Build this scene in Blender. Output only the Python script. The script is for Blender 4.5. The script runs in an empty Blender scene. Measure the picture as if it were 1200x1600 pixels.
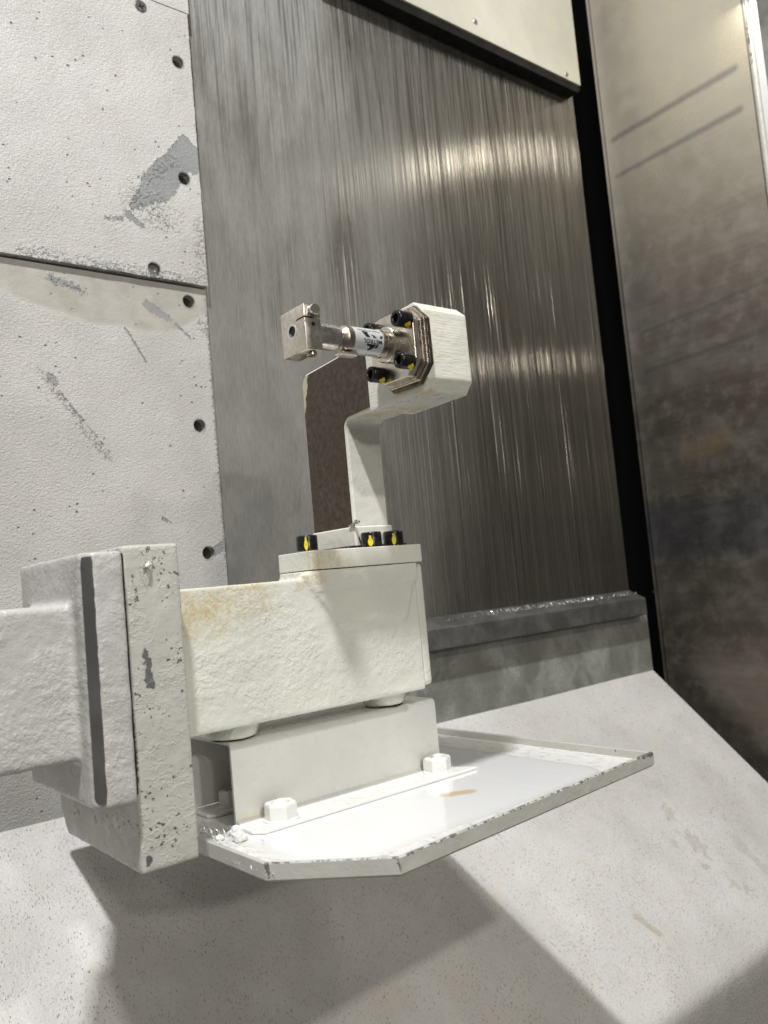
import bpy, bmesh, math, random
from mathutils import Vector, Matrix, noise
random.seed(7)
C = bpy.context.scene.collection
sc = bpy.context.scene

# ------------------------------------------------------------------ camera
# metres; x along the arm, y towards the machine wall, z up; origin at eye level
cam_d = bpy.data.cameras.new('camera'); cam = bpy.data.objects.new('camera', cam_d); C.objects.link(cam)
MR = ((0.77571837, -0.62448654, -0.09098119), (-0.02132197, 0.11815028, -0.99276678), (0.63071894, 0.77204733, 0.07833606))
R3 = Matrix((MR[0], [-v for v in MR[1]], [-v for v in MR[2]])).transposed()
cam.matrix_world = R3.to_4x4()
cam_d.sensor_fit = 'VERTICAL'; cam_d.sensor_height = 24.0; cam_d.lens = 24.0 * 1301.3 / 1600
cam_d.clip_start = 0.01; cam_d.clip_end = 50
cam_d.dof.use_dof = True; cam_d.dof.focus_distance = 0.52; cam_d.dof.aperture_fstop = 9.0
sc.camera = cam

# ------------------------------------------------------------------ light
w = bpy.data.worlds.new('World'); sc.world = w; w.use_nodes = True
w.node_tree.nodes['Background'].inputs[0].default_value = (0.93, 0.90, 0.84, 1)
w.node_tree.nodes['Background'].inputs[1].default_value = 0.12
sc.view_settings.view_transform = 'Standard'; sc.view_settings.look = 'None'
sc.view_settings.exposure = -0.10; sc.view_settings.gamma = 1.0

def lamp(name, loc, target, power, sx, sy, col):
    d = bpy.data.lights.new(name, 'AREA'); d.shape = 'RECTANGLE'; d.size = sx; d.size_y = sy
    d.energy = power; d.color = col
    o = bpy.data.objects.new(name, d); C.objects.link(o)
    o.location = loc
    o.rotation_euler = (Vector(target) - Vector(loc)).to_track_quat('-Z', 'Y').to_euler()
    return o
lamp('lamp_front', (-0.50, -2.0, 0.72), (0.3, 0.45, 0), 4.8, 0.14, 0.09, (1.0, 0.955, 0.86))
lamp('lamp_mid', (0.13, -0.95, 0.87), (0.35, 0.45, -0.05), 7.2, 0.07, 0.05, (1.0, 0.965, 0.89))
lamp('lamp_top', (-0.23, -0.20, 1.55), (0.33, 0.42, -0.05), 38.0, 0.08, 0.06, (0.97, 0.98, 1.0))
lamp('lamp_side', (1.00, 0.40, 0.695), (0.5, 0.5, 0.0), 0.42, 0.12, 0.04, (1.0, 0.95, 0.84))
lamp('lamp_side_low', (1.02, 0.29, 0.36), (0.5, 0.6, 0.1), 0.15, 0.03, 0.03, (1.0, 0.94, 0.82))
lamp('lamp_low', (0.02, -1.15, 0.37), (0.33, 0.42, 0.05), 3.4, 0.05, 0.04, (1.0, 0.97, 0.90))

# ------------------------------------------------------------------ node helpers
class NT:
    def __init__(s, name):
        s.m = bpy.data.materials.new(name); s.m.use_nodes = True
        s.t = s.m.node_tree; s.n = s.t.nodes; s.l = s.t.links
        s.b = s.n['Principled BSDF']; s.pos = s.n.new('ShaderNodeNewGeometry').outputs['Position']
    def _in(s, sock, v):
        if hasattr(v, 'is_output') or isinstance(v, bpy.types.NodeSocket): s.l.new(v, sock)
        else: sock.default_value = v
    def math(s, op, a, b=0.0, c=None, clamp=False):
        n = s.n.new('ShaderNodeMath'); n.operation = op; n.use_clamp = clamp
        s._in(n.inputs[0], a); s._in(n.inputs[1], b)
        if c is not None: s._in(n.inputs[2], c)
        return n.outputs[0]
    def vm(s, op, a, b=(0, 0, 0), out=0):
        n = s.n.new('ShaderNodeVectorMath'); n.operation = op
        s._in(n.inputs[0], a)
        if op == 'SCALE': s._in(n.inputs[3], b)
        else: s._in(n.inputs[1], b)
        return n.outputs[out]
    def scaled(s, v): return s.vm('MULTIPLY', s.pos, v)
    def noise(s, sc_=(1, 1, 1), scale=100, detail=3, rough=0.55, dist=0.0, off=(0, 0, 0)):
        n = s.n.new('ShaderNodeTexNoise'); v = s.scaled(sc_)
        if off != (0, 0, 0): v = s.vm('ADD', v, off)
        s.l.new(v, n.inputs['Vector']); n.inputs['Scale'].default_value = scale
        n.inputs['Detail'].default_value = detail; n.inputs['Roughness'].default_value = rough
        n.inputs['Distortion'].default_value = dist
        return n.outputs['Fac']
    def voro(s, sc_=(1, 1, 1), scale=100, feature='F1', warp=0.0, wscale=100, out='Distance'):
        n = s.n.new('ShaderNodeTexVoronoi'); n.feature = feature
        v = s.scaled(sc_)
        if warp:
            k = s.n.new('ShaderNodeTexNoise'); s.l.new(s.pos, k.inputs['Vector']); k.inputs['Scale'].default_value = wscale
            k.inputs['Detail'].default_value = 3
            v = s.vm('ADD', v, s.vm('SCALE', s.vm('SUBTRACT', k.outputs['Color'], (0.5, 0.5, 0.5)), warp))
        s.l.new(v, n.inputs['Vector']); n.inputs['Scale'].default_value = scale
        return n.outputs[out]
    def ramp(s, v, a, b, y0=0.0, y1=1.0, smooth=True):
        n = s.n.new('ShaderNodeMapRange'); n.interpolation_type = 'SMOOTHSTEP' if smooth else 'LINEAR'
        s._in(n.inputs[0], v); n.inputs[1].default_value = a; n.inputs[2].default_value = b
        n.inputs[3].default_value = y0; n.inputs[4].default_value = y1
        return n.outputs[0]
    def mix(s, f, a, b, mode='MIX'):
        n = s.n.new('ShaderNodeMix'); n.data_type = 'RGBA'; n.blend_type = mode
        s._in(n.inputs[0], f)
        for k, v in ((6, a), (7, b)):
            if isinstance(v, tuple) and len(v) == 3: v = v + (1,)
            s._in(n.inputs[k], v)
        return n.outputs[2]
    def gray(s, v):
        n = s.n.new('ShaderNodeCombineColor')
        for i in range(3): s.l.new(v, n.inputs[i])
        return n.outputs[0]
    def capsule(s, a, b, r, jag=0.0, jscale=300, soft=0.0008, r1=None):
        """1 inside a noisy capsule from a to b"""
        a, b = Vector(a), Vector(b); ba = b - a; L = max(ba.dot(ba), 1e-9)
        pa = s.vm('SUBTRACT', s.pos, tuple(a))
        h = s.math('DIVIDE', s.vm('DOT_PRODUCT', pa, tuple(ba), out=1), L, clamp=True)
        d = s.vm('LENGTH', s.vm('SUBTRACT', pa, s.vm('SCALE', tuple(ba), h)), out=1)
        rr = s.math('MULTIPLY_ADD', h, (r if r1 is None else r1) - r, r)
        e = s.math('SUBTRACT', d, rr)
        if jag:
            nz = s.noise(scale=jscale, detail=4, rough=0.65)
            e = s.math('MULTIPLY_ADD', s.math('SUBTRACT', nz, 0.5), jag * 4, e)
        return s.ramp(e, -soft, soft, 1.0, 0.0)
    def maxi(s, vals):
        o = vals[0]
        for v in vals[1:]: o = s.math('MAXIMUM', o, v)
        return o
    def bump(s, h, strength, dist, prev=None):
        n = s.n.new('ShaderNodeBump'); n.inputs['Strength'].default_value = strength
        n.inputs['Distance'].default_value = dist; s.l.new(h, n.inputs['Height'])
        if prev is not None: s.l.new(prev, n.inputs['Normal'])
        return n.outputs[0]
    def done(s, col, rough, normal=None, metal=0.0, spec=0.5, coat=0.0):
        if isinstance(col, tuple) and len(col) == 3: col += (1,)
        s._in(s.b.inputs['Base Color'], col); s._in(s.b.inputs['Roughness'], rough)
        s._in(s.b.inputs['Metallic'], metal); s.b.inputs['Specular IOR Level'].default_value = spec
        s.b.inputs['Coat Weight'].default_value = coat; s.b.inputs['Coat Roughness'].default_value = 0.15
        if normal is not None: s.l.new(normal, s.b.inputs['Normal'])
        return s.m

def simple(name, col, rough, metal=0.0, nscale=0, namp=0.12, bump=0.0, bscale=400, spec=0.5):
    t = NT(name); c = col
    if nscale:
        f = t.ramp(t.noise(scale=nscale, detail=4), 0.3, 0.7)
        c = t.mix(f, tuple(v * (1 - namp) for v in col), tuple(min(1, v * (1 + namp)) for v in col))
    nm = t.bump(t.noise(scale=bscale, detail=3), bump, 0.0004) if bump else None
    r = t.ramp(t.noise(scale=180, detail=3), 0.3, 0.7, max(0.02, rough - .06), rough + .08)
    return t.done(c, r, nm, metal, spec)

def wall_paint(name, base, chips=(), stains_and_shade=(), speck=0.62, ripple=0.85, edge_chips=(), pscale=150, psc=(1, 1, 1), fine=0.0, flakes=(), worn=()):
    """old wrinkled off-white enamel, worn through to grey steel in places"""
    t = NT(name)
    big = t.ramp(t.noise(scale=14, detail=4), 0.3, 0.72)
    col = t.mix(big, tuple(v * 0.93 for v in base), tuple(min(1, v * 1.05) for v in base))
    grime = t.ramp(t.noise(sc_=(1, 1, .7), scale=9, detail=6, rough=.62, off=(1, 0, 6)), .36, .70, 0, .50)
    col = t.mix(grime, col, (base[0] * .70, base[1] * .69, base[2] * .66))
    warm = t.ramp(t.noise(scale=30, detail=3, off=(5, 3, 1)), 0.45, 0.75, 0, 0.5)
    col = t.mix(warm, col, (base[0] * .98, base[1] * .93, base[2] * .84))
    for (a, b, r, jag, c, amt) in stains_and_shade:
        msk = t.capsule(a, b, r, jag, 60, r * 0.5)
        col = t.mix(t.math('MULTIPLY', msk, amt), col, c)
    wm = None
    if worn:     # darker, smoother area with a rounded lower edge
        wm = t.maxi([t.capsule(a, b, r0, .0012, 60, .0035, r1) for (a, b, r0, r1) in worn])
        col = t.mix(t.math('MULTIPLY', wm, .85), col, t.mix(t.ramp(t.noise(scale=60, detail=5, off=(3, 3, 3)), .3, .7), (.33, .31, .265), (.42, .40, .35)))
    # tiny dark pits
    pit = t.voro(sc_=psc, scale=pscale, warp=0.004, wscale=60)
    keep = t.ramp(t.noise(scale=60, detail=3, off=(2, 2, 2)), speck - .04, speck + .03)
    pits = t.math('MULTIPLY', t.ramp(pit, 0.08, 0.22, 1, 0), keep)
    col = t.mix(t.math('MULTIPLY', pits, 0.75), col, (.16, .155, .14))
    ch = [pits]
    if fine:
        f2 = t.ramp(t.noise(sc_=psc, scale=520, detail=3, rough=.7, off=(1, 4, 2)), .56, .68)
        f3 = t.ramp(t.noise(scale=24, detail=3, off=(6, 4, 2)), .3, .7, .4, 1)
        col = t.mix(t.math('MULTIPLY', t.math('MULTIPLY', f2, f3), fine), col, (.20, .185, .155))
    for (a, b, r0, r1, jag, js) in chips: ch.append(t.capsule(a, b, r0, jag, js, 0.0003, r1))
    for (a, b, r0, r1, jag, js) in edge_chips: ch.append(t.capsule(a, b, r0, jag, js, 0.0003, r1))
    lift = None
    if flakes:
        fv = t.voro(scale=420, warp=0.006, wscale=220); fk = t.ramp(t.noise(scale=210, detail=4, rough=.7, off=(8, 2, 6)), .54, .60)
        fl_ = []
        for (a, b, r) in flakes: fl_.append(t.capsule(a, b, r, r * .5, 90, r * .8))
        fz = t.maxi(fl_)
        ch.append(t.math('MULTIPLY', t.math('MULTIPLY', fz, t.ramp(fv, .25, .40, 1, 0)), fk))
        lift = t.math('MULTIPLY', fz, t.ramp(t.noise(scale=330, detail=3, rough=.6, off=(4, 2, 6)), .50, .62))
    bare = t.maxi(ch[1:]) if len(ch) > 1 else None
    allm = t.maxi(ch)
    met = t.mix(t.noise(scale=40, detail=4), (.20, .205, .205), (.34, .34, .335))
    if bare is not None: col = t.mix(bare, col, met)
    rip = t.noise(sc_=(1, 1, 1.5), scale=430, detail=3, rough=0.6, dist=0.6)
    h = t.math('SUBTRACT', t.math('MULTIPLY', rip, 1.0), t.math('MULTIPLY', allm, 1.3))
    if wm is not None: h = t.math('MULTIPLY', h, t.math('SUBTRACT', 1.0, t.math('MULTIPLY', wm, .75)))
    nm = t.bump(t.noise(scale=70, detail=2), 0.25, 0.0015)
    if lift is not None: h = t.math('ADD', h, t.math('MULTIPLY', lift, 1.2))
    nm = t.bump(h, ripple, 0.0012, nm)
    rg = t.ramp(t.noise(scale=90, detail=3), 0.3, 0.7, 0.36, 0.55)
    return t.done(col, rg, nm)

def cast_paint(name, base, relief=0.5, fine=420, chips=(), stains_and_shade=(), crack=0.0, speck=0.0, rough=0.3, cz=1.0, gouge=0.0, peel=0.0006, vs=230):
    """thick glossy enamel over a casting"""
    t = NT(name)
    big = t.ramp(t.noise(scale=25, detail=4), 0.3, 0.72)
    col = t.mix(big, tuple(v * 0.94 for v in base), tuple(min(1, v * 1.04) for v in base))
    for (a, b, r, jag, c, amt) in stains_and_shade:
        msk = t.capsule(a, b, r, jag, 110, r * 0.6)
        br = t.math('MULTIPLY', t.ramp(t.noise(scale=380, detail=6, rough=.8, off=(9, 1, 4)), 0.36, 0.66), t.ramp(t.noise(scale=90, detail=3, off=(3, 1, 4)), 0.30, 0.60, .35, 1))
        col = t.mix(t.math('MULTIPLY', t.math('MULTIPLY', msk, br), amt), col, c)
    ch = []
    for (a, b, r0, r1, jag, js) in chips: ch.append(t.capsule(a, b, r0, jag, js, 0.0002, r1))
    if speck:
        v = t.voro(scale=vs, warp=0.008, wscale=130)
        k = t.ramp(t.noise(scale=75, detail=4, rough=.7, off=(3, 8, 1)), speck - .03, speck + .03)
        ch.append(t.math('MULTIPLY', t.ramp(v, 0.22, 0.34, 1, 0), k))
    h = t.math('MULTIPLY', t.noise(scale=fine, detail=2, rough=0.5, dist=0.8), 0.5)
    h = t.math('ADD', h, t.math('MULTIPLY', t.noise(scale=fine * 0.42, detail=2), 0.9))
    if ch:
        m = t.maxi(ch)
        col = t.mix(m, col, t.mix(t.noise(scale=300), (.07, .07, .07), (.20, .20, .195)))
        h = t.math('SUBTRACT', h, t.math('MULTIPLY', m, 1.0))
    nm = t.bump(t.noise(scale=45, detail=2), 0.35, 0.002)
    patch = t.ramp(t.noise(scale=38, detail=3, off=(7, 7, 2)), .34, .60, .40, 1.0)
    nm = t.bump(t.math('MULTIPLY', h, patch), relief, peel, nm)
    if crack:
        cr = t.voro(sc_=(1, 1, cz), scale=150, feature='DISTANCE_TO_EDGE', warp=0.012, wscale=190)
        cm = t.math('MULTIPLY', t.ramp(cr, 0.0, 0.10, 1, 0), t.ramp(t.noise(scale=60, detail=2, off=(1, 5, 5)), 0.42, 0.56))
        nm = t.bump(cm, crack, 0.0007, nm)
    if gouge:
        g = t.ramp(t.noise(sc_=(0.12, 0.12, 1.0), scale=900, detail=2), 0.35, 0.65)
        nm = t.bump(g, gouge, 0.0002, nm)
    rg = t.ramp(t.noise(scale=120, detail=3), 0.3, 0.7, rough - .06, rough + .12)
    return t.done(col, rg, nm, spec=0.5)

# ------------------------------------------------------------------ geometry helpers
def obj(name, bm, mat, parent=None, bevel=0.0, seg=2, smooth=True, ang=35):
    me = bpy.data.meshes.new(name); bmesh.ops.recalc_face_normals(bm, faces=bm.faces); bm.to_mesh(me); bm.free()
    me.materials.append(mat)
    o = bpy.data.objects.new(name, me); C.objects.link(o)
    if parent is not None: o.parent = parent; o.matrix_parent_inverse = Matrix.Translation(-ROOT(parent))
    if smooth:
        for p in me.polygons: p.use_smooth = True
        me.set_sharp_from_angle(angle=math.radians(ang))
    if bevel:
        m = o.modifiers.new('bevel', 'BEVEL'); m.width = bevel; m.segments = seg; m.limit_method = 'ANGLE'
        m.angle_limit = math.radians(30); m.harden_normals = True
    return o
def ROOT(o):
    return Vector(o.location) if o.type == 'EMPTY' else Vector((0, 0, 0))
def thing(name, label, cat, loc, group=None):
    o = bpy.data.objects.new(name, None); C.objects.link(o); o.location = loc; o.empty_display_size = .02
    o['label'] = label; o['category'] = cat
    if group: o['group'] = group
    return o
def tag(o, label, cat, group=None):
    o['label'] = label; o['category'] = cat
    if group: o['group'] = group
    return o
def structure(o): o['kind'] = 'structure'; return o
def B(): return bmesh.new()
def box(bm, x0, x1, y0, y1, z0, z1):
    v = [bm.verts.new((x, y, z)) for x in (x0, x1) for y in (y0, y1) for z in (z0, z1)]
    for f in ((0, 1, 3, 2), (4, 6, 7, 5), (0, 4, 5, 1), (2, 3, 7, 6), (0, 2, 6, 4), (1, 5, 7, 3)):
        bm.faces.new([v[i] for i in f])
    return bm
AX = {'x': lambda a, b, h: (h, a, b), 'y': lambda a, b, h: (a, h, b), 'z': lambda a, b, h: (a, b, h)}
def prism(bm, pts, axis, h0, h1):
    """pts in the two other axes (in x,y,z order), extruded along axis"""
    f = AX[axis]
    a = [bm.verts.new(f(p[0], p[1], h0)) for p in pts]; b = [bm.verts.new(f(p[0], p[1], h1)) for p in pts]
    n = len(pts); bm.faces.new(a); bm.faces.new(b[::-1])
    for i in range(n): bm.faces.new((a[i], b[i], b[(i + 1) % n], a[(i + 1) % n]))
    return bm
def ring(c, r, n=32, a0=0.0): return [(c[0] + r * math.cos(a0 + 2 * math.pi * i / n), c[1] + r * math.sin(a0 + 2 * math.pi * i / n)) for i in range(n)]
def lathe(bm, axis, c, prof, n=40):
    """prof: list of (h, r) along the axis through c (two other coords)"""
    f = AX[axis]; rows = []
    for h, r in prof:
        if r <= 1e-6: rows.append([bm.verts.new(f(c[0], c[1], h))])
        else: rows.append([bm.verts.new(f(p[0], p[1], h)) for p in ring(c, r, n)])
    for i in range(len(rows) - 1):
        a, b = rows[i], rows[i + 1]
        for k in range(n):
            q = [a[k % len(a)], a[(k + 1) % len(a)], b[(k + 1) % len(b)], b[k % len(b)]]
            u = []
            for v in q:
                if v not in u: u.append(v)
            if len(u) > 2: bm.faces.new(u)
    for rr in (rows[0], rows[-1]):
        if len(rr) > 1: bm.faces.new(rr)
    return bm
def bake(o, shade=True):
    dg = bpy.context.evaluated_depsgraph_get(); dg.update()
    me = bpy.data.meshes.new_from_object(o.evaluated_get(dg)); o.modifiers.clear(); o.data = me; me.name = o.name
    if shade:
        for p in me.polygons: p.use_smooth = True
    return o
def casting(name, bm, mat, parent, voxel=0.0011, it=6, amp=0.0, asc=60):
    """join solids, fillet them and roughen: a sand casting"""
    o = obj(name, bm, mat, None, smooth=False)
    m = o.modifiers.new('r', 'REMESH'); m.mode = 'VOXEL'; m.voxel_size = voxel
    m = o.modifiers.new('s', 'SMOOTH'); m.factor = 0.5; m.iterations = it
    bake(o)
    if amp:
        vs = o.data.vertices; co = [v.co.copy() for v in vs]; no = [v.normal.copy() for v in vs]; flat = []
        for c_, n_ in zip(co, no):
            flat.extend(c_ + n_ * (noise.noise(c_ * asc) + 0.5 * noise.noise(c_ * asc * 2.7)) * amp)
        vs.foreach_set('co', flat); o.data.update()
    if parent is not None: o.parent = parent; o.matrix_parent_inverse = Matrix.Translation(-ROOT(parent))
    return o
def bool_cut(o, cutters, flat=False):
    for k, bm in enumerate(cutters):
        me = bpy.data.meshes.new('c'); bmesh.ops.recalc_face_normals(bm, faces=bm.faces); bm.to_mesh(me); bm.free()
        c = bpy.data.objects.new('c', me); C.objects.link(c)
        m = o.modifiers.new('b', 'BOOLEAN'); m.object = c; m.operation = 'DIFFERENCE'; m.solver = 'EXACT'
        dg = bpy.context.evaluated_depsgraph_get(); dg.update()
        new = bpy.data.meshes.new_from_object(o.evaluated_get(dg)); o.modifiers.clear(); o.data = new
        bpy.data.objects.remove(c)
    if 'custom_normal' in o.data.attributes: o.data.attributes.remove(o.data.attributes['custom_normal'])
    for p in o.data.polygons: p.use_smooth = p.area < 1.2e-5 and not flat
    o.data.set_sharp_from_angle(angle=math.radians(35)); o.data.name = o.name
    return o

# ------------------------------------------------------------------ materials
YW = 0.674
def W(x, z): return (x, 0.669, z)
M_up = wall_paint('paint_upper_panel', (.52, .505, .485), speck=.585,
    flakes=[(W(.300, .352), W(.325, .338), .012), (W(.20, .284), W(.36, .284), .006), (W(.358, .30), W(.360, .34), .006), (W(.310, .372), W(.335, .395), .006)],
    chips=[(W(.3515, .4080), W(.3200, .3670), .0115, .0150, .0024, 230), (W(.3200, .3670), W(.2960, .3440), .0125, .0040, .0032, 260), (W(.350, .417), W(.3565, .395), .006, .008, .0024, 260),
           (W(.290, .335), W(.302, .327), .0030, .0022, .0035, 420), (W(.27, .327), W(.285, .330), .001, .0015, .0035, 420)],
    edge_chips=[(W(.27, .2785), W(.345, .276), .0045, .005, .0045, 300), (W(.20, .280), W(.27, .279), .0008, .003, .0035, 300),
                (W(.3655, .30), W(.3655, .36), .0012, .0010, .003, 420), (W(.3655, .36), W(.3655, .55), .0006, .0003, .0022, 420)])
def V(x, z): return (x, 0.674, z)
M_lo = wall_paint('paint_lower_panel', (.51, .495, .475), speck=.60,
    flakes=[(V(.222, .268), V(.25, .262), .004), (V(.355, .25), V(.360, .24), .005), (V(.21, .19), V(.26, .12), .003)],
    chips=[(V(.305, .257), V(.323, .247), .0040, .0026, .0028, 340), (V(.222, .268), V(.245, .263), .0015, .002, .0035, 420),
           (V(.220, .182), V(.217, .186), .0032, .0028, .002, 400), (V(.283, .234), V(.30, .205), .0007, .0004, .0016, 420),
           (V(.349, .036), V(.364, .044), .0035, .0040, .002, 420), (V(.330, .243), V(.343, .232), .0008, .0008, .002, 420),
           (V(.225, .172), V(.262, .125), .0006, .0002, .0022, 300), (V(.305, .068), V(.312, .064), .0012, .0006, .002, 420)],
    edge_chips=[(V(.3625, .03), V(.3625, .27), .0007, .0008, .0032, 420)],
    worn=[(V(.14, .290), V(.255, .264), .027, .0305), (V(.255, .264), V(.315, .263), .0305, .030), (V(.315, .263), V(.372, .276), .030, .014)])  # last list: darker, smoother area just below the seam
M_beige = wall_paint('paint_cover_panel', (.60, .585, .49), speck=.70, ripple=.25)
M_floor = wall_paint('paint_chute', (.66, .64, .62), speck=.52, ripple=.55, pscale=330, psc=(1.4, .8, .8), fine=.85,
    stains_and_shade=[((.80, .55, -.28), (.80, .50, -.32), .006, .020, (.36, .31, .22), .34), ((.775, .52, -.30), (.815, .46, -.35), .004, .022, (.38, .34, .26), .34),
            ((.86, .50, -.32), (.87, .46, -.35), .008, .010, (.40, .36, .28), .3), ((.655, .49, -.33), (.665, .475, -.345), .004, .003, (.38, .33, .22), .5),
            ((.40, .425, -.425), (1.0, .425, -.425), .036, .002, (.20, .185, .155), .62)])  # last entry: shade beyond the bend painted into the colour, along with grime

def steel_cover():
    t = NT('brushed_steel')
    s1 = t.noise(sc_=(1, 1, .010), scale=620, detail=4, rough=.6)
    s2 = t.noise(sc_=(1, 1, .02), scale=260, detail=3, rough=.6, off=(3, 0, 0))
    s3 = t.noise(sc_=(1, 1, .3), scale=12, detail=5, rough=.6, off=(0, 0, 3))
    grain = t.noise(scale=500, detail=3)
    # dried coolant film, heavier on the left and the top
    sep = t.n.new('ShaderNodeSeparateXYZ'); t.l.new(t.pos, sep.inputs[0])
    left = t.ramp(sep.outputs[0], .44, .74, 1, 0)
    up = t.ramp(sep.outputs[2], .30, .62, 0, 1)
    film = t.math('MULTIPLY', t.ramp(s3, .08, .66), t.math('ADD', t.math('MULTIPLY', left, 1.05), .12), clamp=True)
    col = t.mix(t.ramp(s2, .3, .7), (.140, .126, .105), (.185, .170, .145))
    brown = t.ramp(t.noise(sc_=(1, 1, .08), scale=22, detail=3, off=(7, 0, 0)), .50, .66, 0, .55)
    col = t.mix(brown, col, (.120, .106, .090))
    col = t.mix(t.ramp(s1, .35, .75, 0, .35), col, (.27, .26, .235))
    col = t.mix(t.math('MULTIPLY', film, .9), col, t.mix(t.ramp(t.noise(sc_=(1, 1, .5), scale=30, detail=5, off=(2, 2, 2)), .3, .7), (.205, .20, .18), (.265, .26, .238)))
    scr = t.ramp(t.noise(sc_=(1, 1, .02), scale=420, detail=3, off=(11, 0, 0)), .50, .68)
    col = t.mix(t.math('MULTIPLY', t.math('MULTIPLY', scr, up), .8), col, (.055, .052, .047))
    col = t.mix(t.ramp(t.noise(sc_=(1, 1, .12), scale=700, detail=4, rough=.7, off=(4, 4, 4)), .35, .70, 0, .32), col, (.07, .067, .06))
    rg = t.math('ADD', t.ramp(s2, .3, .7, .11, .20), t.math('MULTIPLY', film, .36))
    nofilm = t.math('SUBTRACT', 1.0, t.math('MULTIPLY', film, .9))
    h = s2
    nm = t.bump(t.math('MULTIPLY', h, t.math('SUBTRACT', 1.0, t.math('MULTIPLY', film, .95))), 0.30, 0.0004)
    nm = t.bump(t.math('MULTIPLY', t.noise(sc_=(1, 1, .006), scale=330, detail=2, rough=.5, off=(1, 0, 9)), nofilm), 1.0, 0.0026, nm)
    nm = t.bump(grain, 0.06, 0.0003, nm)
    met = t.math('SUBTRACT', .90, t.math('MULTIPLY', film, .75))
    t.b.inputs['Anisotropic'].default_value = .8
    tn = t.n.new('ShaderNodeCombineXYZ'); tn.inputs[0].default_value = 1.0
    t.l.new(tn.outputs[0], t.b.inputs['Tangent'])
    return t.done(col, rg, nm, met)
M_steel = steel_cover()

def door_mat():
    t = NT('stained_stainless')
    a = t.noise(sc_=(1, .06, 1), scale=160, detail=5, rough=.65)
    b = t.noise(sc_=(1, .25, 1), scale=16, detail=5, rough=.6)
    c = t.noise(scale=34, detail=5, rough=.7, off=(4, 4, 0))
    fine = t.noise(scale=420, detail=4, rough=.7)
    sep = t.n.new('ShaderNodeSeparateXYZ'); t.l.new(t.pos, sep.inputs[0])
    col = t.mix(t.ramp(b, .3, .7), (.135, .115, .094), (.215, .195, .165))
    col = t.mix(t.ramp(c, .45, .72, 0, .45), col, (.30, .28, .245))
    col = t.mix(t.ramp(a, .45, .75, 0, .3), col, (.10, .092, .088))
    # yellow lime deposits near the top; the brighter light there is painted in too
    up = t.ramp(sep.outputs[2], .25, .68)
    rust = t.math('MULTIPLY', t.math('MULTIPLY', t.ramp(t.noise(scale=300, detail=4, rough=.75), .46, .58), t.ramp(t.noise(sc_=(1, 1, .4), scale=26, detail=3, off=(1, 1, 9)), .40, .60)), t.ramp(sep.outputs[2], .40, .64))
    col = t.mix(t.math('MULTIPLY', rust, .8), col, (.40, .29, .13))
    col = t.mix(t.math('MULTIPLY', up, .70), col, (.60, .55, .44))
    bands = t.maxi([t.capsule((1.03, .66, .60), (1.03, .475, .605), .0035, .001, 90, .004, .0045),
                    t.capsule((1.03, .66, .545), (1.03, .475, .55), .003, .001, 90, .004, .0045),
                    t.capsule((1.03, .65, .31), (1.03, .45, .325), .002, .002, 60, .004),
                    t.capsule((1.03, .65, .255), (1.03, .45, .265), .002, .002, 60, .004)])
    col = t.mix(t.math('MULTIPLY', bands, .55), col, (.10, .10, .105))
    blue = t.math('MULTIPLY', t.ramp(sep.outputs[2], -.02, .0), t.ramp(sep.outputs[2], .055, .075, 1, 0))
    col = t.mix(t.math('MULTIPLY', blue, .6), col, (.10, .105, .125))
    tan = t.capsule((1.03, .60, .13), (1.03, .55, .14), .013, .006, 60, .006)
    col = t.mix(t.math('MULTIPLY', tan, .5), col, (.34, .26, .17))
    rg = t.ramp(c, .3, .7, .34, .58)
    nm = t.bump(t.math('ADD', a, t.math('MULTIPLY', fine, .6)), .25, .0008)
    return t.done(col, rg, nm, t.ramp(sep.outputs[2], .0, .6, .88, .35))
M_door = door_mat()

def rail_mat(name, lo, hi, splash, rough=.5, metal=0.2):
    t = NT(name)
    col = t.mix(t.ramp(t.noise(scale=30, detail=5, rough=.65), .35, .7), lo, hi)
    if splash:
        s = t.ramp(t.noise(sc_=(1, 1, .8), scale=22, detail=7, rough=.66, dist=.7), .44, .68)
        col = t.mix(t.math('MULTIPLY', s, .7), col, splash)
    f = t.ramp(t.noise(scale=350, detail=4, rough=.7), .35, .7, 0, .35)
    col = t.mix(f, col, tuple(v * .55 for v in lo))
    return t.done(col, rough, t.bump(t.noise(scale=380, detail=3), .3, .0005), metal)
M_rail = rail_mat('rail_rubber', (.075, .072, .068), (.15, .145, .135), None, .42)
M_strip = rail_mat('strip_splashed', (.19, .19, .165), (.28, .28, .25), (.42, .42, .38), .55, .05)
M_dark = simple('dark_void', (.004, .004, .004), .9, spec=.1)
M_gasket = simple('black_gasket', (.010, .009, .008), .6, nscale=60, namp=.4, bump=.4, spec=.15)
M_white = (.70, .70, .62)
M_beam = cast_paint('paint_beam', (.51, .495, .475), 1.0, 520, rough=.30, peel=.0008,
    stains_and_shade=[((.127, .372, -.03), (.130, .372, -.085), .006, .003, (.42, .33, .20), .45)], speck=.74)
M_plate = cast_paint('paint_end_plate', (.50, .49, .44), .65, 420, crack=.28, rough=.34, cz=1.5, speck=.555, vs=330,
    chips=[((.1585, .379, -.025), (.160, .379, -.040), .0016, .0022, .0016, 420), ((.1545, .379, .012), (.1565, .379, .0), .0006, .0012, .0018, 500),
           ((.1535, .379, -.118), (.1535, .379, -.120), .0018, .0016, .001, 400), ((.151, .384, .022), (.151, .379, -.10), .0002, .0002, .0012, 600)])
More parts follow.
